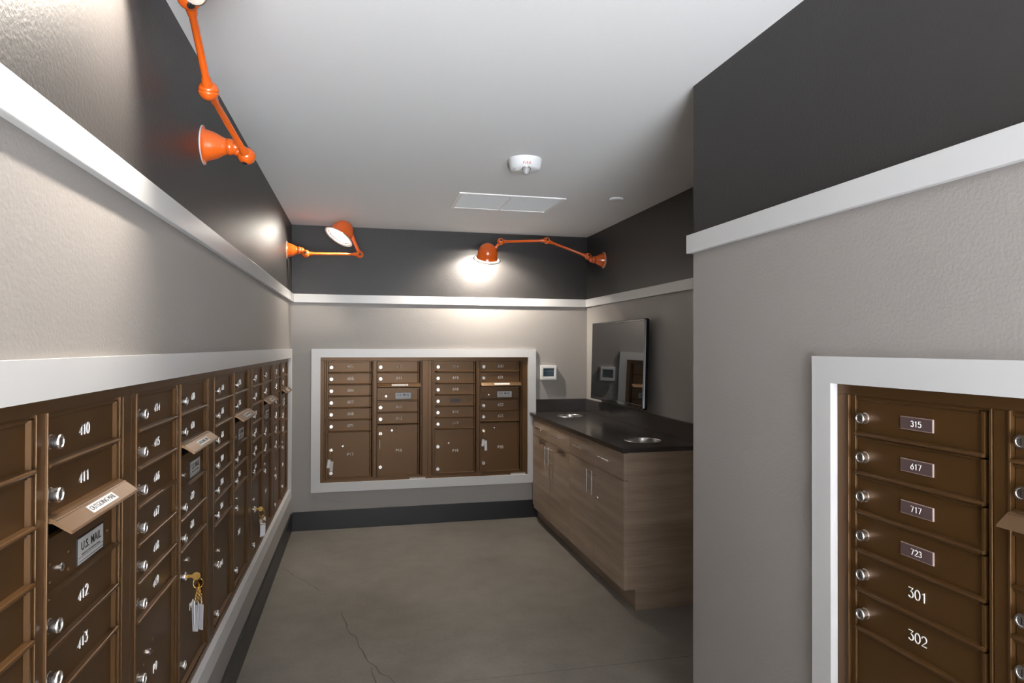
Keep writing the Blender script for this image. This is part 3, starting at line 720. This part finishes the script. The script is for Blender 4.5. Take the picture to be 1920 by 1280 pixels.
# ------------------------------------------------------------------ television
def television():
    cy, cz = 4.528, 1.357
    t = thing('television', 'black flat television mounted on the right wall above the countertop', 'television', (1.872, cy, cz))
    hw, hh = 0.505, 0.311; tilt = 0.026
    t.rotation_euler = (0, tilt, 0)
    # local x towards the wall
    m = MB().box(0, 0.034, -hw, hw, -hh, hh, 0, 0.010); m.box(0.030, 0.052, -hw*0.7, hw*0.7, -hh*0.75, hh*0.65, 0, 0.006)
    obj('casing', m, M_TV, t)
    obj('screen', MB().box(-0.0012, 0.004, -hw+0.018, hw-0.018, -hh+0.030, hh-0.018), M_SCREEN, t)
    b = MB(); 
    for q in ((-hw+0.004, hw-0.004, -hh+0.003, -hh+0.029), (-hw+0.004, hw-0.004, hh-0.0175, hh-0.003), (-hw+0.004, -hw+0.0175, -hh+0.003, hh-0.003), (hw-0.0175, hw-0.004, -hh+0.003, hh-0.003)):
        b.box(-0.003, 0.006, q[0], q[1], q[2], q[3], 0, 0.0025)
    obj('bezel', b, M_TV, t)
    mo = MB().box(0.050, 0.066, -0.22, 0.22, -0.05, 0.05).box(0.064, 0.081, -0.12, 0.12, -0.05, 0.05)
    obj('wall_bracket', mo, M_RUBBER, t)
television()

# ------------------------------------------------------------------ wall control, ceiling devices
t = thing('wall_thermostat', 'small white thermostat with blue screen beside the far mailbox surround', 'thermostat', (1.595, D, 1.247))
t2 = MB().box(-0.069, 0.069, -0.026, 0, -0.061, 0.061, 0, 0.003)
hs = MB()
for q in ((-0.069, 0.069, 0.037, 0.061), (-0.069, 0.069, -0.061, -0.035), (-0.069, -0.049, -0.036, 0.038), (0.050, 0.069, -0.036, 0.038)): hs.box(q[0], q[1], -0.034, -0.0, q[2], q[3], 0, 0.002)
hs.box(-0.06, 0.06, -0.0345, -0.030, -0.0455, -0.0440, 1)
obj('housing', hs, [M_DEVICE, M_LABEL], t)
obj('screen', MB().box(-0.050, 0.051, -0.027, -0.004, -0.037, 0.039).box(-0.048, 0.049, -0.0275, -0.02, 0.006, 0.024, 1), [M_LCD, M_LCDBAND], t)

t = thing('fire_strobe', 'white round ceiling fire strobe marked FIRE with a clear lens', 'fire alarm', (0.828, 3.215, H))
m = MB().lathe([(0.0, -0.062), (0.040, -0.061), (0.070, -0.056), (0.079, -0.048), (0.083, -0.030), (0.088, -0.004), (0.088, 0.0)], None, 48, 0, True, False)
for k in range(5): m.box(-0.062, -0.038, -0.030+k*0.006, -0.0275+k*0.006, -0.0612, -0.055, 1)
obj('housing', m, [M_DEVICE, M_LABEL], t)
vw = V((-0.25, -1, 0)).normalized(); rg = V((-vw.y, vw.x, 0))
def facing(p, tilt):
    up = V((0, 0, 1)); n = (vw*math.cos(tilt)-up*math.sin(tilt)).normalized(); r = up.cross(n).normalized(); u = n.cross(r)
    M = Matrix.Identity(4)
    for i in range(3): M[i][0] = r[i]; M[i][1] = u[i]; M[i][2] = n[i]; M[i][3] = p[i]
    return M
m = MB().text('FIRE', 0.020, facing(vw*0.0822+rg*(0.010)+V((0, 0, -0.038)), 0.15), 0, 0.0006, 1.15, 0.0003)
obj('lettering', m, M_RED, t)
c0 = vw*0.054+rg*0.006+V((0, 0, -0.064))
m = MB().lathe([(0.020, -0.012), (0.020, 0.010), (0.017, 0.022), (0.010, 0.029), (0, 0.031)], face_z(c0, c0+V((vw.x*0.5, vw.y*0.5, -1))), 16)
obj('lens', m, M_LENS, t)
m = MB().lathe([(0.0225, -0.012), (0.0225, 0.001), (0.0195, 0.001)], face_z(c0, c0+V((vw.x*0.5, vw.y*0.5, -1))), 16, 0).box(c0.x-0.004, c0.x+0.004, c0.y-0.004, c0.y+0.004, c0.z-0.020, c0.z)
obj('reflector', m, M_CHROME, t)

vx0, vx1, vy0, vy1 = 0.602, 1.307, 3.985, 4.44
t = thing('ceiling_vent', 'white rectangular ceiling vent with two grille panels', 'vent', ((vx0+vx1)/2, (vy0+vy1)/2, H))
hx, hy = (vx1-vx0)/2, (vy1-vy0)/2
m = MB()
for q in ((-hx, hx, -hy, -hy+0.028), (-hx, hx, hy-0.028, hy), (-hx, -hx+0.028, -hy+0.027, hy-0.027), (hx-0.028, hx, -hy+0.027, hy-0.027)): m.box(q[0], q[1], q[2], q[3], -0.008, 0, 0, 0.0015)
obj('frame', m, M_VENT, t); obj('centre_bar', MB().box(-0.012, 0.003, -hy+0.028, hy-0.028, -0.008, 0, 0, 0.001), M_VENT, t)
for a, b in ((-hx+0.028, -0.012), (0.003, hx-0.028)):
    g = MB().box(a, b, -hy+0.028, hy-0.028, -0.003, -0.0005)
    n = 22
    for k in range(n):
        y = -hy+0.030+(2*hy-0.060)*(k+0.5)/n
        g.prism([(y-0.006, -0.003), (y+0.006, -0.0055), (y+0.006, -0.003)], a, b, 'x')
    obj('grille', g, M_GRILLE, t)
c = MB().lathe([(0.0, -0.010), (0.040, -0.010), (0.044, -0.008), (0.044, 0)], None, 32, 0, True, False)
tag(obj('sprinkler_cover', c, M_CEIL, None, (1.625, 3.915, H)), 'small round white cover plate on the ceiling', 'sprinkler cover')
